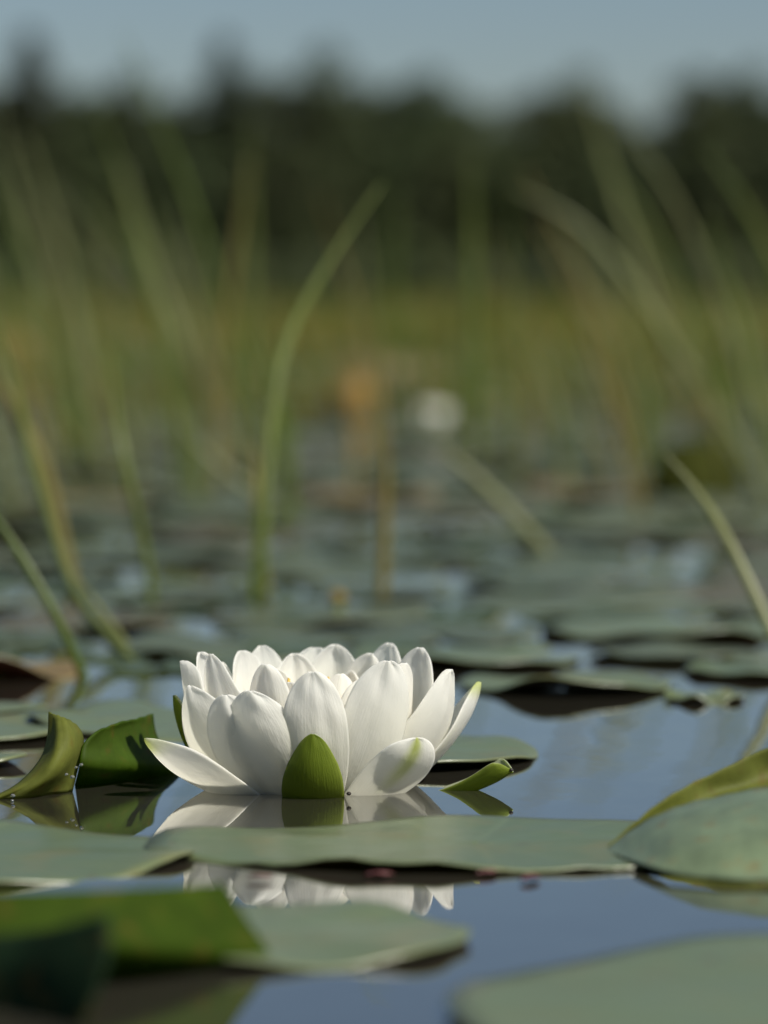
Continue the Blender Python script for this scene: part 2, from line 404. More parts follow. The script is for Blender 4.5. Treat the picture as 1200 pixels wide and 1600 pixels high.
# near pads (x, y in metres; rot puts the sinus)
PLACED = []
def near_pad(x, y, Rr, rot, seed, label, **kw):
    PLACED.append((x, y, Rr)); return pad(x, y, Rr, rot, seed, label, **kw)
near_pad(0.030, 1.160, 0.083, 0.15, 21, 'flat grey green lily pad floating directly in front of the white flower', ripple=0.0013, z=0.0006, edge=0.02, notch=0.05,
         lifts=tuple((CAMWARD - 0.15 + a, .14, .0012, 6, .002) for a in (-.75, -.42, -.1, .3, .62)), stretch=(1.32, 0.66))
near_pad(-0.150, 1.140, 0.080, 2.6, 22, 'grey green lily pad at the left edge, in front of the two curled leaf lobes', ripple=0.0012, z=0.0006, stretch=(1.12, 0.76))
near_pad(-0.036, 0.988, 0.056, 2.5, 23, 'small blurred pale lily pad below the flower reflection', ripple=0.0012, z=0.0015, stretch=(1.1, 0.85))
near_pad(0.122, 0.872, 0.106, 1.2, 24, 'large blurred pale lily pad filling the bottom right corner', ripple=0.0012, z=0.0015)
near_pad(0.004, 1.402, 0.062, 2.2, 25, 'lily pad just behind the right side of the flower with dark raised front edge',
         lifts=((CAMWARD - 2.2 + .35, 1.0, 0.0025, 5, 0.003),), ripple=0.001, under=M_UNDER_DARK, stretch=(.9, 1))
near_pad(0.086, 1.655, 0.050, 1.8, 26, 'lily pad with dark upturned near rim at the far end of the open water',
         lifts=((CAMWARD - 1.8, 1.2, 0.007, 3, 0.003),), ripple=0.001, under=M_UNDER_DARK)
near_pad(0.145, 1.60, 0.018, 1.0, 27, 'tiny dark lily pad right of the upturned dark rim')
near_pad(-0.20, 1.50, 0.080, 0.6, 28, 'dull green lily pad behind the curled lobes at the left edge', ripple=0.002)
near_pad(-0.075, 1.52, 0.075, 2.0, 29, 'dull green lily pad behind the left half of the flower', ripple=0.002)
near_pad(0.155, 1.93, 0.070, 1.0, 30, 'green lily pad with raised bright rim above the open water at right',
         lifts=((CAMWARD - 1.0, 1.3, 0.005, 2.5, 0.004),))
near_pad(-0.20, 1.72, 0.055, 0.9, 31, 'curled brown dying lily pad by the left edge', m=M_PAD_BROWN,
         lifts=((CAMWARD - 0.9, 1.2, 0.012, 2, 0.006), (2.2, .8, .012, 2, .006)))
near_pad(0.040, 1.78, 0.060, 0.4, 32, 'lily pad right behind the right petals of the flower', lifts=((CAMWARD - .4, 1.0, .006, 3, .002),))
near_pad(0.19, 1.72, 0.045, 2.4, 33, 'lily pad at the right edge beyond the open water', lifts=((CAMWARD - 2.4, 1.0, .003, 3, .002),))

# curled and folded leaves, shaped from rows of control points
def patch(name, rows, m, parent=None, nu=20, nv=20, t=0.0008, mats=None, wav=0.0):
    rows = [[at(*p) for p in r] for r in rows]
    v = []; f = []; uv = []
    for j in range(nv + 1):
        tv = j / nv
        cols = [catmull([r[k] for r in rows], tv) for k in range(len(rows[0]))]
        for i in range(nu + 1):
            p = catmull(cols, i / nu)
            if wav: p = p + Vector((0, wav * math.sin(i * .9 + j * .35), wav * .4 * math.sin(i * 1.7 + 1) * tv))
            v.append(p); uv.append((i / nu, tv))
    for j in range(nv):
        for i in range(nu):
            a = j * (nu + 1) + i; f.append((a, a + 1, a + nu + 2, a + nu + 1))
    base = Vector((0, 0, 0)) if parent is None else parent.location.copy()
    o = link(name, mesh(name, [p - base for p in v], f, [m] + (mats or []), uv), parent)
    thick(o, t, 0.0)
    return o
# left: pad whose two basal lobes stand up out of the water
p = empty('curled_lily_pad', wat(60, 1230)); p.rotation_euler = (0, 0, 0)
vv, ff, uv = pad_grid(0.085, 41, ripple=0.002, notch=0.5)
b = link('blade', mesh('blade', vv, ff, [M_PAD, M_UNDER], uv), p); thick(b, 0.0009, -1, True)
b.location = (-0.092, 0.045, 0.0005); b.rotation_euler.z = -0.2
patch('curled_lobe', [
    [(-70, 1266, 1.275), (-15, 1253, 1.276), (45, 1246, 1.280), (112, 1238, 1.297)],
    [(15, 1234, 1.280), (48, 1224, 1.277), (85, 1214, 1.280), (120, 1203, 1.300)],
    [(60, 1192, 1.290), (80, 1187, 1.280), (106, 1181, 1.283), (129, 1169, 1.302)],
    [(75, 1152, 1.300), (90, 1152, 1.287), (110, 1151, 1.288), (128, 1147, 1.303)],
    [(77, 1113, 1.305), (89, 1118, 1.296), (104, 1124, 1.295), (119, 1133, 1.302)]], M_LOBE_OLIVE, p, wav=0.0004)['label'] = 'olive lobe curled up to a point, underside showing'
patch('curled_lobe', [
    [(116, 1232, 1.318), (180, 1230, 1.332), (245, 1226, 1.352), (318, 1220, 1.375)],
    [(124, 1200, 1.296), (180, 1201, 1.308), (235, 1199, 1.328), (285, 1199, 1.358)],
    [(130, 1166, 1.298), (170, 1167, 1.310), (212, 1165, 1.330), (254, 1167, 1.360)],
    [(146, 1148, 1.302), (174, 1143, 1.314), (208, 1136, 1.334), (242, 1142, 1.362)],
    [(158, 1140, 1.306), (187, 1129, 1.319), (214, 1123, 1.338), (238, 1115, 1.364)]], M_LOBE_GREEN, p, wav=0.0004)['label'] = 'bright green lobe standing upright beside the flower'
tag(p, 'lily pad left of the flower with two lobes curled upright out of the water', 'lily pad')
# right: folded pad
p = empty('folded_lily_pad', wat(1120, 1375))
patch('raised_lobe', [
    [(944, 1345, 1.150), (1000, 1318, 1.165), (1060, 1298, 1.175), (1130, 1280, 1.182), (1210, 1265, 1.188), (1330, 1255, 1.19)],
    [(945, 1342, 1.150), (1000, 1306, 1.172), (1060, 1277, 1.186), (1130, 1250, 1.198), (1210, 1228, 1.206), (1330, 1200, 1.21)],
    [(947, 1338, 1.150), (1000, 1291, 1.170), (1055, 1250, 1.186), (1120, 1217, 1.198), (1205, 1178, 1.206), (1330, 1130, 1.21)]], M_LOBE_YELLOW, p, nu=30, wav=0.0005)['label'] = 'yellow green raised lobe seen against the light'
patch('front_lobe', [
    [(946, 1342, 1.146), (1010, 1366, 1.105), (1060, 1380, 1.092), (1130, 1387, 1.084), (1210, 1389, 1.082), (1340, 1388, 1.083)],
    [(947, 1341, 1.148), (1005, 1340, 1.125), (1060, 1335, 1.110), (1130, 1330, 1.102), (1210, 1325, 1.100), (1340, 1325, 1.10)],
    [(948, 1340, 1.150), (1000, 1312, 1.145), (1058, 1290, 1.140), (1130, 1276, 1.137), (1210, 1268, 1.135), (1340, 1262, 1.135)],
    [(949, 1339, 1.151), (998, 1303, 1.158), (1055, 1275, 1.160), (1125, 1257, 1.162), (1205, 1242, 1.164), (1340, 1232, 1.165)]], M_LOBE_DUSTY, p, nu=30, wav=0.0004)['label'] = 'waxy grey green lobe sloping to the water'
p.location.z += 0.0025
tag(p, 'folded lily pad at the right edge with one lobe raised above the other', 'lily pad')
# bottom left: upright green leaf, and a leaf before it with shade painted in
p = empty('curled_lily_pad', wat(220, 1530))
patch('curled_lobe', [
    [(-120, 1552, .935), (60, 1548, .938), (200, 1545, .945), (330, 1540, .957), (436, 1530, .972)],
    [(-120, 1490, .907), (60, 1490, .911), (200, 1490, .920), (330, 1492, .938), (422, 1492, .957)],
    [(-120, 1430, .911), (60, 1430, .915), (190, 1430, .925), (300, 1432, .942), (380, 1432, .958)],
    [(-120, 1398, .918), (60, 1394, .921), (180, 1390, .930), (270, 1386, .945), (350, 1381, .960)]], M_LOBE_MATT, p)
tag(p, 'glowing green lily pad rim curled upright in the blurred bottom left foreground', 'lily pad')
p = empty('curled_lily_pad', wat(60, 1600))
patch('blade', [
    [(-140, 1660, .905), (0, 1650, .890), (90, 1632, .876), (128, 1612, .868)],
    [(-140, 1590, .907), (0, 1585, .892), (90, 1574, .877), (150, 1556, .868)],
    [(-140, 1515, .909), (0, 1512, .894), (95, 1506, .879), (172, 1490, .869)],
    [(-140, 1470, .914), (0, 1462, .899), (95, 1448, .884), (168, 1428, .874)]], M_LOBE_SHADED, p)
tag(p, 'lily pad tilted up in the bottom left corner, painted dark green for its shade', 'lily pad')
# upright olive leaf in the distance
M_REED_LEAF = simple('leaf_matt_olive', (0.045, 0.052, 0.008), 0.8, 0.4, (0.09, 0.09, 0.01), 0.3, 40, 0.1)
p = patch('upright_lily_pad', [
    [(1010, 775, 3.35), (1060, 778, 3.33), (1110, 778, 3.33), (1160, 772, 3.36)],
    [(1020, 735, 3.36), (1062, 733, 3.34), (1110, 733, 3.34), (1158, 738, 3.37)],
    [(1035, 700, 3.38), (1065, 690, 3.37), (1110, 690, 3.37), (1145, 702, 3.39)]], M_REED_LEAF, nu=10, nv=10)
tag(p, 'upright olive green leaf edge among the far pads behind the pale bent blade', 'lily pad')

# scattered pads beyond, up to 300 singles
def variants(m):
    out = []
    for s in range(7):
        rr = random.Random(100 + s); L = []
        for _ in range(rr.choice((0, 1, 1, 2))):
            L.append((rr.uniform(0, 6.28), rr.uniform(.5, 1.2), rr.uniform(.03, .09), rr.uniform(2, 4), rr.uniform(.02, .06)))
        vv, ff, uv = pad_grid(1.0, 100 + s, lifts=L, ripple=0.022, nr=6, na=36)
        out.append(mesh('scattered_pad', vv, ff, [m, M_UNDER_FAR], uv))
    return out
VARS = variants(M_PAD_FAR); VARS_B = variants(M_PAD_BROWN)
def open_water(x, y):
    "clear water right of and behind the flower, and around it"
    if y < 1.62 and y > 1.2 and x > -0.16: return True
    return y < 1.45
rs = random.Random(5); tries = 0; count = 0
spots = list(PLACED)
while count < 285 and tries < 60000:
    tries += 1
    y = 1.5 + 6.9 * rs.random() ** 1.25
    half = 0.108 * y * 1.12
    x = rs.uniform(-half, half)
    r = rs.uniform(0.045, 0.088) * (1.0 if y < 3 else 1.12)
    if open_water(x, y - r): continue
    if any((x - a) ** 2 + (y - b_) ** 2 < (0.90 * (r + c)) ** 2 for a, b_, c in spots): continue
    spots.append((x, y, r)); count += 1
    brown = y > 2.4 and rs.random() < 0.07
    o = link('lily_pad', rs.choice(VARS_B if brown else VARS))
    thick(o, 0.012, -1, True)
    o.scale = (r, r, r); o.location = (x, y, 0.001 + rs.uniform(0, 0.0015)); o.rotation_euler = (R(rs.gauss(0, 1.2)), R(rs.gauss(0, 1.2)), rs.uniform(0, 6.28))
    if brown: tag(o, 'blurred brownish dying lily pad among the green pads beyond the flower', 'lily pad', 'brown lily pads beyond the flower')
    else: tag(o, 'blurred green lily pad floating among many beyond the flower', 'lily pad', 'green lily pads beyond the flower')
# young small leaves in the gaps between the pads
v = []; f = []; rr = random.Random(19)
for _ in range(800):
    y = 1.72 + 7.5 * rr.random() ** 1.5; half = 0.108 * y * 1.15; x = rr.uniform(-half, half); r = rr.uniform(.006, .026)
    if y < 2.0 and x > 0.03: continue
    a0 = rr.uniform(0, 6.28); k = len(v); z0 = rr.uniform(.0012, .0022); n = 8
    v.append(Vector((x, y, z0)))
    for q in range(n + 1):
        th = a0 + .15 + 5.98 * q / n; v.append(Vector((x + r * math.cos(th), y + r * math.sin(th), z0 + max(-.0004, rr.gauss(0, .0008)))))
    for q in range(n): f.append((k, k + 1 + q, k + 2 + q))
M_SMALL = simple('small_leaf_green', (0.07, 0.10, 0.055), 0.36, 0.2, (0.13, 0.19, 0.02), 0.4, 9.0, 0.6)
tag(link('small_floating_leaves', mesh('small_floating_leaves', v, f, [M_SMALL])), 'scattering of small young leaves between the far pads', 'floating leaves', kind='stuff')
# pads farther out: a mass
v = []; f = []; mi = []; rr = random.Random(9)
for _ in range(2600):
    y = 8.2 + 60 * rr.random() ** 2.2; half = 0.108 * y * 1.3; x = rr.uniform(-half, half); r = rr.uniform(.06, .11)
    a0 = rr.uniform(0, 6.28); z0 = rr.uniform(.002, .006); tz = rr.gauss(0, .08)
    k = len(v); n = 10
    v.append(Vector((x, y, z0)))
    for q in range(n + 1):
        th = a0 + .2 + (6.28 - .4) * q / n; z = z0 + max(0, tz * r * math.sin(th - a0)) + max(0, rr.gauss(0, .008))
        v.append(Vector((x + r * math.cos(th), y + r * math.sin(th), z)))
    for q in range(n): f.append((k, k + 1 + q, k + 2 + q)); mi.append(1 if rr.random() < .06 else 0)
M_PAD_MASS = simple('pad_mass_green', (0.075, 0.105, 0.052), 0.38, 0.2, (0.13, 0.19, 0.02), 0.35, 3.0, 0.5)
me = mesh('far_lily_pads', v, f, [M_PAD_MASS, M_PAD_BROWN], smooth_shade=False)
tag(link('far_lily_pads', me), 'carpet of far lily pads melting into the grassy band', 'lily pads', kind='stuff')

# ------------------------------------------------------------------ grass blades and reeds
def blade(pts, w, m, label, name='grass_blade', group=None, taper=0.25, fold=0.12):
    P = [at(*p) for p in pts]; n = 26; v = []; f = []
    base = P[0].copy()
    for i in range(n + 1):
        t = i / n; c = catmull(P, t); d = (catmull(P, min(1, t + .01)) - catmull(P, max(0, t - .01))).normalized()
        s = d.cross(Vector((0, 1, 0)))
        if s.length < 1e-4: s = Vector((1, 0, 0))
        s.normalize(); nn = s.cross(d)
        ww = w * .5 * (1 - (1 - taper) * smooth((t - .55) / .45)) * (1 if t < .985 else .35)
        v += [c - s * ww - base, c + nn * ww * fold - base, c + s * ww - base]
    for i in range(n):
        a = i * 3; f += [(a, a + 1, a + 4, a + 3), (a + 1, a + 2, a + 5, a + 4)]
    o = link(name, mesh(name, v, f, [m])); o.location = base; thick(o, 0.0006, 0)
    return tag(o, label, 'grass', group)
BL = [
 ([(410, 948, 2.10), (413, 820, 2.10), (425, 650, 2.12), (452, 525, 2.14), (520, 400, 2.16), (598, 285, 2.18)], 7.5, M_BLADE, 'green blade rising left of centre and leaning right to a pale tip'),
 ([(597, 940, 2.16), (600, 850, 2.16), (603, 760, 2.16), (606, 655, 2.16)], 9, M_BLADE_DRY, 'short straight upright straw yellow blade at the centre'),
 ([(606, 640, 5.2), (612, 480, 5.2), (618, 290, 5.2)], 12, M_BLADE, 'faint tall upright green blade rising behind the straw yellow one'),
 ([(862, 872, 2.5), (800, 805, 2.5), (745, 750, 2.5), (682, 695, 2.5)], 11, M_BLADE_PALE, 'short pale blade slanting left among the far pads'),
 ([(1235, 1060, 1.72), (1200, 975, 1.73), (1140, 850, 1.75), (1090, 770, 1.77), (1035, 705, 1.78)], 7, M_BLADE_PALE, 'sharp pale blade leaning in front right of the flower edge'),
 ([(1260, 900, 3.3), (1150, 690, 3.3), (1050, 540, 3.3), (975, 430, 3.3), (895, 345, 3.3), (790, 288, 3.3)], 13, M_BLADE_PALE, 'long pale arching blade bending left at upper right'),
 ([(1075, 620, 4.16), (1020, 470, 4.16), (965, 310, 4.16), (915, 140, 4.16)], 17.2, M_BLADE_PALE, 'tall straight pale blade reaching above the treeline'),
 ([(200, 880, 3.90), (150, 690, 3.90), (105, 430, 3.90), (40, 210, 3.90)], 18.9, M_BLADE_PALE, 'tall pale blade leaning left near the left edge'),
 ([(395, 800, 4.06), (330, 640, 4.06), (255, 470, 4.06), (190, 255, 4.06)], 23.8, M_BLADE_PALE, 'broad pale blade leaning left between the left edge and centre'),
 ([(350, 640, 4.42), (300, 470, 4.42), (262, 340, 4.42)], 15.6, M_BLADE_PALE, 'faint pale blade behind the broad leaning one'),
 ([(215, 1045, 1.76), (115, 925, 1.85), (62, 760, 2.0), (20, 600, 2.1), (-30, 430, 2.2)], 7.5, M_BLADE, 'green blade curving up to the left edge'),
 ([(140, 1075, 1.70), (85, 960, 1.70), (20, 850, 1.71), (-40, 760, 1.72)], 6, M_BLADE, 'thin green blade low at the left edge crossing the curved one'),
 ([(115, 930, 2.2), (70, 740, 2.2), (20, 640, 2.2), (-20, 560, 2.2)], 12, M_BLADE_DRY, 'straw coloured blade behind the green ones at the left edge'),
 ([(385, 700, 4.2), (390, 480, 4.2), (392, 190, 4.2)], 14, M_BLADE, 'upright dark green blade between the leaning blades and centre'),
 ([(745, 730, 4.0), (740, 480, 4.0), (738, 240, 4.0)], 18, M_BLADE, 'upright dark green blade right of centre'),
 ([(430, 830, 2.7), (455, 760, 2.7), (440, 640, 2.7), (400, 520, 2.7)], 8, M_BLADE, 'short green blade beside the base of the leaning green blade'),
 ([(1010, 830, 3.0), (985, 740, 3.0), (955, 620, 3.0), (900, 480, 3.0), (830, 340, 3.0)], 9, M_BLADE_DRY, 'thin straw blade behind the long arching blade'),
 ([(1250, 780, 3.0), (1185, 640, 3.0), (1150, 480, 3.0), (1105, 330, 3.0)], 10, M_BLADE, 'green blade leaning left at the right edge'),
 ([(1230, 700, 3.6), (1160, 560, 3.6), (1120, 460, 3.6)], 13, M_BLADE_PALE, 'short pale blade at the right edge behind the arching blade'),
 ([(240, 960, 2.1), (225, 850, 2.1), (190, 700, 2.1), (170, 540, 2.15)], 7, M_BLADE, 'thin green blade standing behind the left end of the flower'),
 ([(430, 790, 3.0), (380, 760, 3.0), (310, 700, 3.0), (270, 640, 3.0)], 10, M_BLADE_PALE, 'low pale blade lying left of the leaning green blade'),
 ([(230, 1060, 1.83), (205, 1020, 1.83), (165, 965, 1.84), (120, 900, 1.85)], 5, M_BLADE_PALE, 'short thin pale blade behind the left curled lobes'),
]
BL += [([(402, 955, 2.12), (406, 860, 2.14), (418, 720, 2.18), (436, 560, 2.25)], 10, M_BLADE, 'green blade rising close beside the leaning green blade'),
 ([(418, 950, 2.2), (410, 880, 2.2), (404, 790, 2.2), (398, 690, 2.25)], 9, M_BLADE_DRY, 'brownish stalk at the foot of the leaning green blade'),
 ([(470, 845, 2.9), (448, 760, 2.9), (428, 640, 2.9), (415, 540, 2.9)], 11, M_BLADE, 'soft green blade right of the foot of the leaning green blade')]
for pts, w, m, lab in BL: blade(pts, w * 0.72 / 1000.0, m, lab)
# random single blades in the middle distance
rb = random.Random(21)
for i in range(190):
    side = rb.random()
    px = rb.uniform(-60, 420) if side < .5 else (rb.uniform(820, 1260) if side < .8 else rb.uniform(400, 860))
    y = rb.uniform(3.2, 8.0); py = wat_row = 800 + F_PX * math.tan(math.atan(CAM_H / y) - PITCH)
    hpx = rb.choice((rb.uniform(0.05, 0.16), rb.uniform(0.05, 0.2), rb.uniform(0.05, 0.2), rb.uniform(0.2, 0.45))) / y * F_PX; lean = rb.gauss(-0.22, 0.25) * hpx
    m = rb.choice((M_BLADE, M_BLADE, M_BLADE_PALE, M_BLADE_PALE, M_BLADE_DRY))
    blade([(px, py + 2, y), (px + lean * .35, py - hpx * .5, y), (px + lean, py - hpx, y)], rb.uniform(.003, .008), m,
          'blurred grass blade among many standing in the far pads', group='blurred grass blades beyond the flower')
for i in range(20):
    y = rb.uniform(3.0, 5.0); px = rb.uniform(-80, 360) if i < 14 else rb.uniform(1080, 1320)
    py = 800 + F_PX * math.tan(math.atan(CAM_H / y) - PITCH); hpx = rb.uniform(.16, .36) / y * F_PX; lean = rb.gauss(-.3, .16) * hpx
    blade([(px, py + 2, y), (px + lean * .2, py - hpx * .4, y), (px + lean * .55, py - hpx * .75, y), (px + lean, py - hpx, y)], rb.uniform(.004, .007), rb.choice((M_BLADE, M_BLADE_PALE, M_BLADE_PALE, M_BLADE_DRY)),
          'tall thin leaning grass blade in the tangle at the side', group='tangle of leaning grass blades at the sides', name='leaning_grass_blade')
# reed mass
def reed_mass(name, label, N, y0, y1, pw, h0, h1, w0, w1, seed, cols, spread=1.25):
    rr = random.Random(seed); v = []; f = []; mi = []
    for _ in range(N):
        y = y0 + (y1 - y0) * rr.random() ** pw; half = .108 * y * spread; x = rr.uniform(-half, half)
        k0 = .55 + .45 * math.sin(x / y * 38 + 1.3 * math.sin(y * .5)) 
        h = rr.uniform(h0, h1) * (.6 + .6 * k0); w = rr.uniform(w0, w1); lx = rr.gauss(-.15, .25) * h; ly = rr.gauss(0, .2) * h
        a = rr.uniform(-.9, .9); sx, sy = math.cos(a) * w * .5, math.sin(a) * w * .5; k = len(v)
        v += [Vector((x - sx, y - sy, 0)), Vector((x + sx, y + sy, 0)), Vector((x + lx * .4 + sx * .8, y + ly * .4 + sy * .8, h * .6)),
              Vector((x + lx * .4 - sx * .8, y + ly * .4 - sy * .8, h * .6)), Vector((x + lx, y + ly, h))]
        f += [(k, k + 1, k + 2, k + 3), (k + 3, k + 2, k + 4)]; c = rr.choices(range(len(cols)), weights=[q[1] for q in cols])[0]; mi += [c, c]
    me = mesh(name, v, f, [q[0] for q in cols], smooth_shade=False); me.polygons.foreach_set('material_index', mi)
    return tag(link(name, me), label, 'reeds', kind='stuff')
M_REED = simple('reed_olive', (0.150, 0.145, 0.024), 0.5, 0.4, (0.22, 0.20, 0.02), 0.3, 2.0)
M_REED_G = simple('reed_green', (0.085, 0.13, 0.018), 0.5, 0.4, (0.13, 0.18, 0.02), 0.3, 2.0)
M_REED_Y = simple('reed_yellow', (0.27, 0.19, 0.035), 0.5, 0.4, (0.33, 0.22, 0.03), 0.3, 2.0)
reed_mass('middle_reeds', 'sparse short grass growing between the far pads', 2600, 5.5, 16, 1.0, .03, .10, .004, .009, 31, [(M_REED, 5), (M_REED_G, 4), (M_REED_Y, 2)])
reed_mass('far_reeds', 'olive grassy band of reeds below the dark treeline', 16000, 14, 90, 1.5, .06, .17, .010, .03, 32, [(M_REED, 5), (M_REED_G, 4), (M_REED_Y, 2)])
reed_mass('shore_reeds', 'thin strip of tall grass along the far shore', 9000, 150, 226, 1.0, .3, .8, .06, .14, 33, [(M_REED, 4), (M_REED_G, 4), (M_REED_Y, 1)])

# ------------------------------------------------------------------ white water lily
FX, FY = (497 - 600) / F_PX * 1.318, 1.316
def petal_mesh(name, tip, az_off, width, base_r, belly, cup, mats, shape, tint=None, hood=0.0, twist=0.0, seed=0, ns=26, nw=12, z0=-0.014, zb=-0.004, wr=1.0, tipin=0.25, face=0.0):
    "tip: point relative to the flower's axis; belly: how far the low part swings out"
    rr = random.Random(seed); ph = [rr.uniform(0, 6.28) for _ in range(6)]
    az = math.atan2(tip.y, tip.x) + az_off; o = Vector((math.cos(az), math.sin(az), 0))
    P0 = o * base_r + Vector((0, 0, z0)); P1 = o * (base_r + belly) + Vector((0, 0, zb))
    td = (tip - P1); P2 = tip - Vector((td.x * (0.30 - tipin), td.y * (0.30 - tipin), td.z * 0.42))
    def C(t): s = 1 - t; return P0 * s ** 3 + P1 * (3 * s * s * t) + P2 * (3 * s * t * t) + tip * t ** 3
    v = []; f = []; uv = []; at_ = []; skew = rr.uniform(-.16, .16); bend = rr.uniform(-.12, .12)
    for j in range(ns + 1):
        t = 1 - (1 - j / ns) ** 1.25
        c = C(t); d = (C(min(1, t + .004)) - C(max(0, t - .004))).normalized()
        w = d.cross(o)
        if w.length < 1e-5: w = Vector((-o.y, o.x, 0))
        w.normalize(); n = w.cross(d).normalized()
        if n.dot(o) < 0 and n.z > 0: n = -n
        if twist or face: rot = Matrix.Rotation(twist * t + face * smooth(t / .35), 3, d); w = rot @ w; n = rot @ n
        hw = width * (.545 if len(mats) == 1 else .5) * table(shape, t)
        for i in range(nw + 1):
            u = i / nw * 2 - 1
            cc = cup * .66 * (0.8 + .6 * t)
            off = -cc * hw * (u * u) + 0.0
            off -= hood * smooth((t - .72) / .28) * (1 - .5 * abs(u)) * 0.004
            wrk = wr * .00040 * (math.sin(u * 4 + ph[0] + 3 * t) * t + math.sin(u * 11 + ph[4]) * .35 * t + smooth((t - .6) / .35) * (math.sin(u * 9 + ph[1] + 9 * t) + math.sin(t * 30 + u * 5 + ph[2])) * .42)
            edge = wr * .0008 * u ** 4 * math.sin(t * 11 + ph[3] + (2 if u > 0 else 0)) * t
            keel = wr * .0006 * math.exp(-(u / .16) ** 2) * smooth((t - .5) / .4)
            p = c + w * (hw * (u * (1 - .12 * cc * abs(u)) + skew * (1 - u * u) * math.sin(math.pi * t)) + width * bend * t * t * .5) + n * (off + wrk + edge + keel)
            v.append(p); uv.append((i / nw, t)); at_.append(max(0.0, min(1.0, tint(t, u))) if tint else 0.0)
    for j in range(ns):
        for i in range(nw):
            a = j * (nw + 1) + i; f.append((a, a + nw + 1, a + nw + 2, a + 1))
    return mesh(name, v, f, mats, uv, attr=at_)
ROUND = [(0, .42), (.2, .66), (.4, .90), (.55, 1.0), (.67, 1.0), (.77, .94), (.86, .79), (.92, .62), (.962, .43), (.988, .26), (1, .11)]
POINT = [(0, .42), (.2, .68), (.4, .93), (.54, 1.0), (.66, .96), (.77, .82), (.86, .62), (.93, .42), (.98, .22), (1, .06)]
LONG = [(0, .45), (.2, .72), (.4, .95), (.55, 1.0), (.70, .95), (.81, .78), (.89, .58), (.95, .42), (.985, .26), (1, .10)]
BLUNT = [(0, .42), (.2, .66), (.4, .90), (.55, 1.0), (.70, .96), (.82, .86), (.90, .76), (.955, .60), (.985, .38), (1, .16)]
CLUB = [(0, .5), (.4, .66), (.65, .86), (.82, 1.0), (.91, .96), (.965, .74), (.99, .45), (1, .2)]
SEPAL = [(0, .80), (.25, .98), (.4, 1.0), (.55, .95), (.7, .80), (.82, .60), (.91, .42), (.97, .24), (1, .06)]
def tip_at(px, py, y_mm):
    p = at(px, py, FY + y_mm / 1000.0); return Vector((p.x - FX, p.y - FY, p.z))
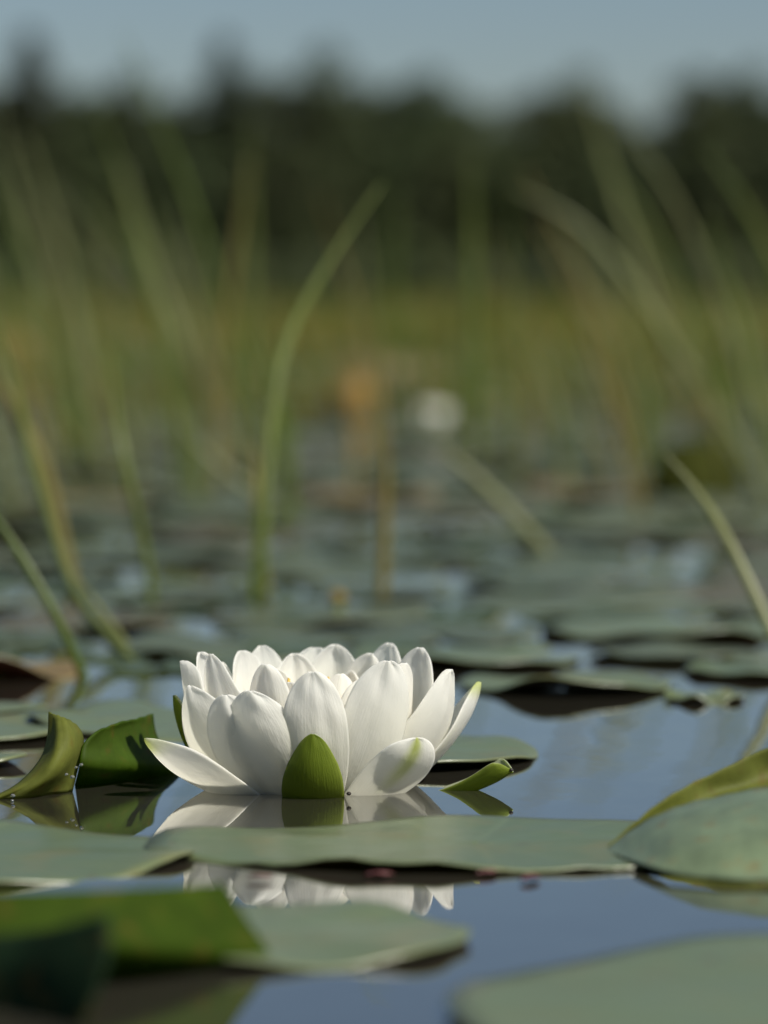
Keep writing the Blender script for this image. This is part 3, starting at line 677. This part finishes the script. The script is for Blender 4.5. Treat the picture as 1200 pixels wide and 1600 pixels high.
def build_flower(name, full=True):
    fl = empty(name, (FX, FY, 0))
    def petal(px, py, ymm, w, belly=24, az=0.0, cup=.35, shape=ROUND, tint=None, hood=0, twist=0, seed=0, base=10, mats=None, nm='petal', lab=None, **kw):
        me = petal_mesh(nm, tip_at(px, py, ymm), az, w / 1000, base / 1000, belly / 1000, cup, mats or [M_PETAL], shape, tint, hood, twist, seed, **kw)
        o = link(nm, me, fl); thick(o, 0.00045, 0.0, second=(mats is not None), sub=1)
        if lab: o['label'] = lab
        return o
    G = lambda t, u: .9 * smooth((t - .86) / .14)
    S2 = [M_SEPAL_IN, M_SEPAL]
    # sepals
    petal(486, 1147, -45, 23.5, 33, shape=SEPAL, cup=.42, seed=1, mats=S2, nm='sepal', lab='upright green sepal at the front', z0=-.012, wr=.4, base=14, tipin=.1)
    petal(272, 1087, -2, 20, 31, shape=SEPAL, cup=.7, seed=2, mats=S2, nm='sepal', lab='green sepal hugging the petals on the left side', wr=.5, base=14, twist=.1)
    petal(801, 1206, -18, 14.5, 34, shape=CLUB, cup=1.15, seed=3, mats=S2, nm='sepal', lab='green sepal lying on the water at the right', wr=.4, base=14, z0=-.006, zb=-.0075, tipin=.0)
    petal(470, 1080, 60, 22, 30, shape=SEPAL, cup=.4, seed=4, mats=S2, nm='sepal', wr=.5, base=14)
    # outer petals, front
    petal(393, 1080, -42, 25, 24, shape=ROUND, cup=.38, seed=10, hood=.3, az=.25, wr=1.5)
    petal(490, 1050, -43, 23, 28, shape=ROUND, cup=.30, seed=51, hood=.2, wr=1.5, az=.05)
    petal(604, 1033, -36, 25.5, 24, shape=ROUND, cup=.42, seed=12, hood=.25, wr=1.7, az=-.25)
    petal(657, 1154, -44, 24, 24, shape=ROUND, cup=.30, seed=13, az=-.12, tint=lambda t, u: 1.0 * math.exp(-((u - .05) / .22) ** 2) * smooth((t - .35) / .5), lab='low petal with a green streak at front right', hood=.4, wr=.6)
    petal(706, 1047, -14, 24, 24, shape=POINT, cup=.40, seed=14, hood=.4, wr=1.1, az=-.2, face=-.22)
    petal(749, 1066, 4, 24, 28, shape=POINT, cup=.55, seed=15, tint=G, wr=.8)
    petal(657, 1012, 10, 22, 20, shape=ROUND, cup=.40, seed=16, wr=1.0, face=.7)
    petal(633, 1036, -16, 19, 22, shape=BLUNT, cup=.3, seed=17, face=-.2)
    petal(228, 1154, -40, 23, 30, shape=POINT, cup=.35, seed=18, tint=lambda t, u: .9 * smooth((t - .78) / .2) * (.4 + .6 * smooth(.5 - u)), lab='low petal with a green tinged tip reaching left', wr=.5, az=.12, tipin=.0)
    petal(287, 1033, -8, 23, 32, shape=BLUNT, cup=.45, seed=19, az=.12, wr=.9, face=.12)
    petal(314, 1019, 8, 20, 20, shape=LONG, cup=.45, seed=20, face=-.5)
    petal(330, 1022, -14, 24, 24, shape=POINT, cup=.42, seed=21, az=.3, face=.2)
    petal(354, 1086, -36, 23, 24, shape=ROUND, cup=.4, seed=22, az=.35, face=.2)
    petal(300, 1072, -24, 25, 31, shape=ROUND, cup=.4, seed=23, az=.2, face=.15)
    # inner petals, front
    petal(412, 1038, -24, 22, 20, shape=ROUND, cup=.4, seed=30, wr=.7)
    petal(530, 1053, -20, 20, 18, shape=ROUND, cup=.4, seed=31, wr=.7)
    petal(566, 1062, -24, 20, 20, shape=ROUND, cup=.4, seed=32, wr=.7)
    petal(455, 1066, -24, 20, 20, shape=ROUND, cup=.4, seed=39, wr=.7)
    # back petals, inner faces seen
    petal(375, 1017, 22, 21, 22, shape=BLUNT, cup=.4, seed=33)
    petal(408, 1009, 40, 22, 24, shape=ROUND, cup=.35, seed=34)
    petal(462, 1021, 32, 22, 20, shape=ROUND, cup=.4, seed=35)
    petal(494, 1012, 48, 22, 24, shape=BLUNT, cup=.4, seed=36)
    petal(523, 1007, 40, 23, 22, shape=ROUND, cup=.35, seed=37)
    petal(578, 1021, 30, 22, 20, shape=BLUNT, cup=.4, seed=38, twist=-.2)
    petal(608, 1005, 38, 22, 24, shape=ROUND, cup=.4, seed=40)
    petal(345, 1035, 20, 20, 24, shape=POINT, cup=.4, seed=41)
    petal(640, 1045, 20, 20, 24, shape=ROUND, cup=.4, seed=42)
    petal(430, 1045, 22, 18, 16, shape=ROUND, cup=.4, seed=43)
    petal(545, 1048, 20, 18, 16, shape=ROUND, cup=.4, seed=44)
    # stamens and the seat of the flower
    V, F = tapered([Vector((0, 0, -.03)), Vector((0, 0, -.014)), Vector((0, 0, -.004)), Vector((0, 0, .006))], [.006, .014, .015, .010], 16)
    link('flower_base', mesh('flower_base', V, F, [M_STAMEN]), fl)
    rr = random.Random(3); shared = []
    for k in range(4):
        V, F = tapered([Vector((0, 0, 0)), Vector((.002, 0, .008)), Vector((.003 + .001 * k, 0, .016)), Vector((.001 + .002 * k, 0, .022))], [.0012, .0013, .0010, .0005], 6)
        shared.append(mesh('stamen', V, F, [M_STAMEN]))
    for k in range(46):
        a = k * 2.39996; r = .003 + .010 * math.sqrt(k / 46)
        o = link('stamen', shared[k % 4], fl); o.location = (math.cos(a) * r, math.sin(a) * r, .002); o.rotation_euler = (rr.gauss(0, .1), .15 + r * 22, a)
        o.rotation_euler = (0, r * 18, a); o.scale = (1, 1, rr.uniform(1.35, 1.75))
    V, F = tapered([Vector((0, 0, -.025)), Vector((.01, .01, -.10)), Vector((.04, .02, -.20))], [.004, .004, .004], 8)
    link('stem', mesh('stem', V, F, [M_BLADE]), fl)
    return fl
flower = build_flower('water_lily')
tag(flower, 'large white water lily in full bloom resting on the water, in sharp focus', 'water lily')
# a second, far flower
f2 = flower.copy(); COL.objects.link(f2)
for ch in list(flower.children):
    c = ch.copy(); COL.objects.link(c); c.parent = f2
f2.location = wat(676, 664); f2.rotation_euler.z = 1.4; f2.scale = (0.62, 0.62, 0.62)
tag(f2, 'blurred distant white water lily among the far pads above the main flower', 'water lily')

# orange dead leaf and yellow bud far behind
M_ORANGE = lobe_material('leaf_dead_orange', (0.34, 0.21, 0.05), (0.50, 0.31, 0.06), 0.45)
def dead_leaf(px, py, y, wpx, hpx, label, m):
    o = patch('dead_leaf', [[(px - wpx * .5, py + hpx * .5, y), (px, py + hpx * .55, y - .02), (px + wpx * .5, py + hpx * .45, y)],
                            [(px - wpx * .55, py, y + .01), (px, py, y - .015), (px + wpx * .5, py - hpx * .1, y + .01)],
                            [(px - wpx * .3, py - hpx * .4, y + .02), (px, py - hpx * .55, y + .01), (px + wpx * .35, py - hpx * .5, y + .02)]], m, nu=10, nv=8)
    return tag(o, label, 'leaf')
dead_leaf(556, 622, 5.6, 66, 60, 'curled orange dead leaf standing among the far pads left of the distant lily', M_ORANGE)
dead_leaf(600, 578, 7.5, 150, 30, 'flat brown leaf behind the brighter orange one', M_PAD_BROWN)
dead_leaf(25, 540, 8.0, 60, 40, 'yellowish dead leaf among reeds at the left edge', M_REED_Y)
def bud(px, py, y, r, label):
    e = empty('pond_lily_bud', at(px, py, y))
    v = []; f = []
    for j in range(9):
        a = math.pi * j / 8
        for k in range(12):
            rr_ = r * math.sin(a) * (1 + .08 * math.cos(3 * 6.2832 * k / 12)); v.append(Vector((math.cos(6.2832 * k / 12) * rr_, math.sin(6.2832 * k / 12) * rr_, -r * .9 * math.cos(a))))
    for j in range(8):
        for k in range(12): f.append((j * 12 + k, j * 12 + (k + 1) % 12, (j + 1) * 12 + (k + 1) % 12, (j + 1) * 12 + k))
    link('bud', mesh('bud', v, f, [M_BUD]), e)
    V, F = tapered([Vector((0, 0, -r * .8)), Vector((.002, 0, -e.location.z * .6 - r)), Vector((.004, .004, -e.location.z - .05))], [.003, .003, .003], 8)
    link('stalk', mesh('stalk', V, F, [M_BLADE]), e)
    return tag(e, label, 'flower bud')
M_BUD = simple('bud_yellow', (0.17, 0.12, 0.015), 0.7, 0.2, (0.5, 0.3, 0.02))
bud(527, 934, 2.05, .005, 'small yellow round bud just above the water behind the flower')

# ------------------------------------------------------------------ water drops and specks
def drop_material():
    g = NT('clear_water_drop'); p = g.n('BsdfPrincipled', Roughness=0.06, IOR=1.33)
    g.set(p.inputs['Base Color'], (0.95, 0.97, 1.0)); p.inputs['Transmission Weight'].default_value = 0.9
    g.t.links.new(p.outputs[0], g.out.inputs['Surface']); return g.m
def blob(r, flat, m, name, seed=0):
    rr = random.Random(seed); v = []; f = []
    for j in range(9):
        a = math.pi * j / 8
        for k in range(14):
            w = 6.2832 * k / 14; q = r * math.sin(a) * (1 + .10 * math.sin(2 * w + seed) + .05 * math.sin(3 * w))
            v.append(Vector((q * math.cos(w), q * math.sin(w), -r * flat * math.cos(a))))
    for j in range(8):
        for k in range(14): f.append((j * 14 + k, j * 14 + (k + 1) % 14, (j + 1) * 14 + (k + 1) % 14, (j + 1) * 14 + k))
    return mesh(name, v, f, [m])
M_DROP = drop_material()
DROPS = [blob(.0016, .8, M_DROP, 'water_drop', k) for k in range(3)]
for i, (px, py, y) in enumerate([(119, 1199, 1.284), (127, 1195, 1.284), (113, 1214, 1.279), (104, 1210, 1.279), (20, 1243, 1.272), (19, 1251, 1.27), (953, 1337, 1.144)]):
    o = link('water_drop', DROPS[i % 3]); o.location = at(px, py, y); s_ = .35 + .15 * ((i * 7) % 5) / 4; o.scale = (s_, s_, s_)
    tag(o, ['tiny glinting water drop between the two curled lobes', 'tiny glinting water drop at the left edge below the curled lobe', 'tiny glinting water drop on the tip of the folded pad at right'][0 if i < 4 else 1 if i < 6 else 2], 'water drop',
        'water drops between the lobes' if i < 4 else 'water drops at the left edge' if i < 6 else None)
M_SPECK = simple('dark_speck', (0.02, 0.016, 0.012), 0.5)
for px, py, y, r, lab in [(799, 1203, 1.297, .0009, 'dark speck on the tip of the green sepal lying on the water'), (545, 1240, 1.272, .0010, 'small dark bit of debris at the waterline right of the front sepal')]:
    o = link('debris_speck', blob(r, .7, M_SPECK, 'debris_speck', 5)); o.location = at(px, py, y); tag(o, lab, 'debris')
M_RED = simple('decaying_red', (0.085, 0.026, 0.024), 0.5, var=0.5, scale=300)
for k, (px, py, r, lab) in enumerate([(408, 1369, .0020, 'dark reddish leaf scrap at the front rim of the middle pad, leftmost of four'), (592, 1365, .0024, 'dark reddish scrap at the front rim of the middle pad, second from left'),
        (760, 1362, .0022, 'dark reddish scrap at the front rim of the middle pad, third from left'), (828, 1370, .0026, 'dark reddish scrap at the front rim of the middle pad, nearest the folded pad')]):
    me = blob(r, .3, M_RED, 'leaf_scrap', k + 3)
    for q in me.vertices: q.co += Vector((noise.noise(q.co * 600), noise.noise(q.co * 600 + Vector((9, 0, 0))), 0)) * r * .8
    o = link('leaf_scrap', me); o.location = wat(px, py, .0015); o.rotation_euler = (0, 0, k * .3); o.scale = (2.2, .8, 1); tag(o, lab, 'debris')
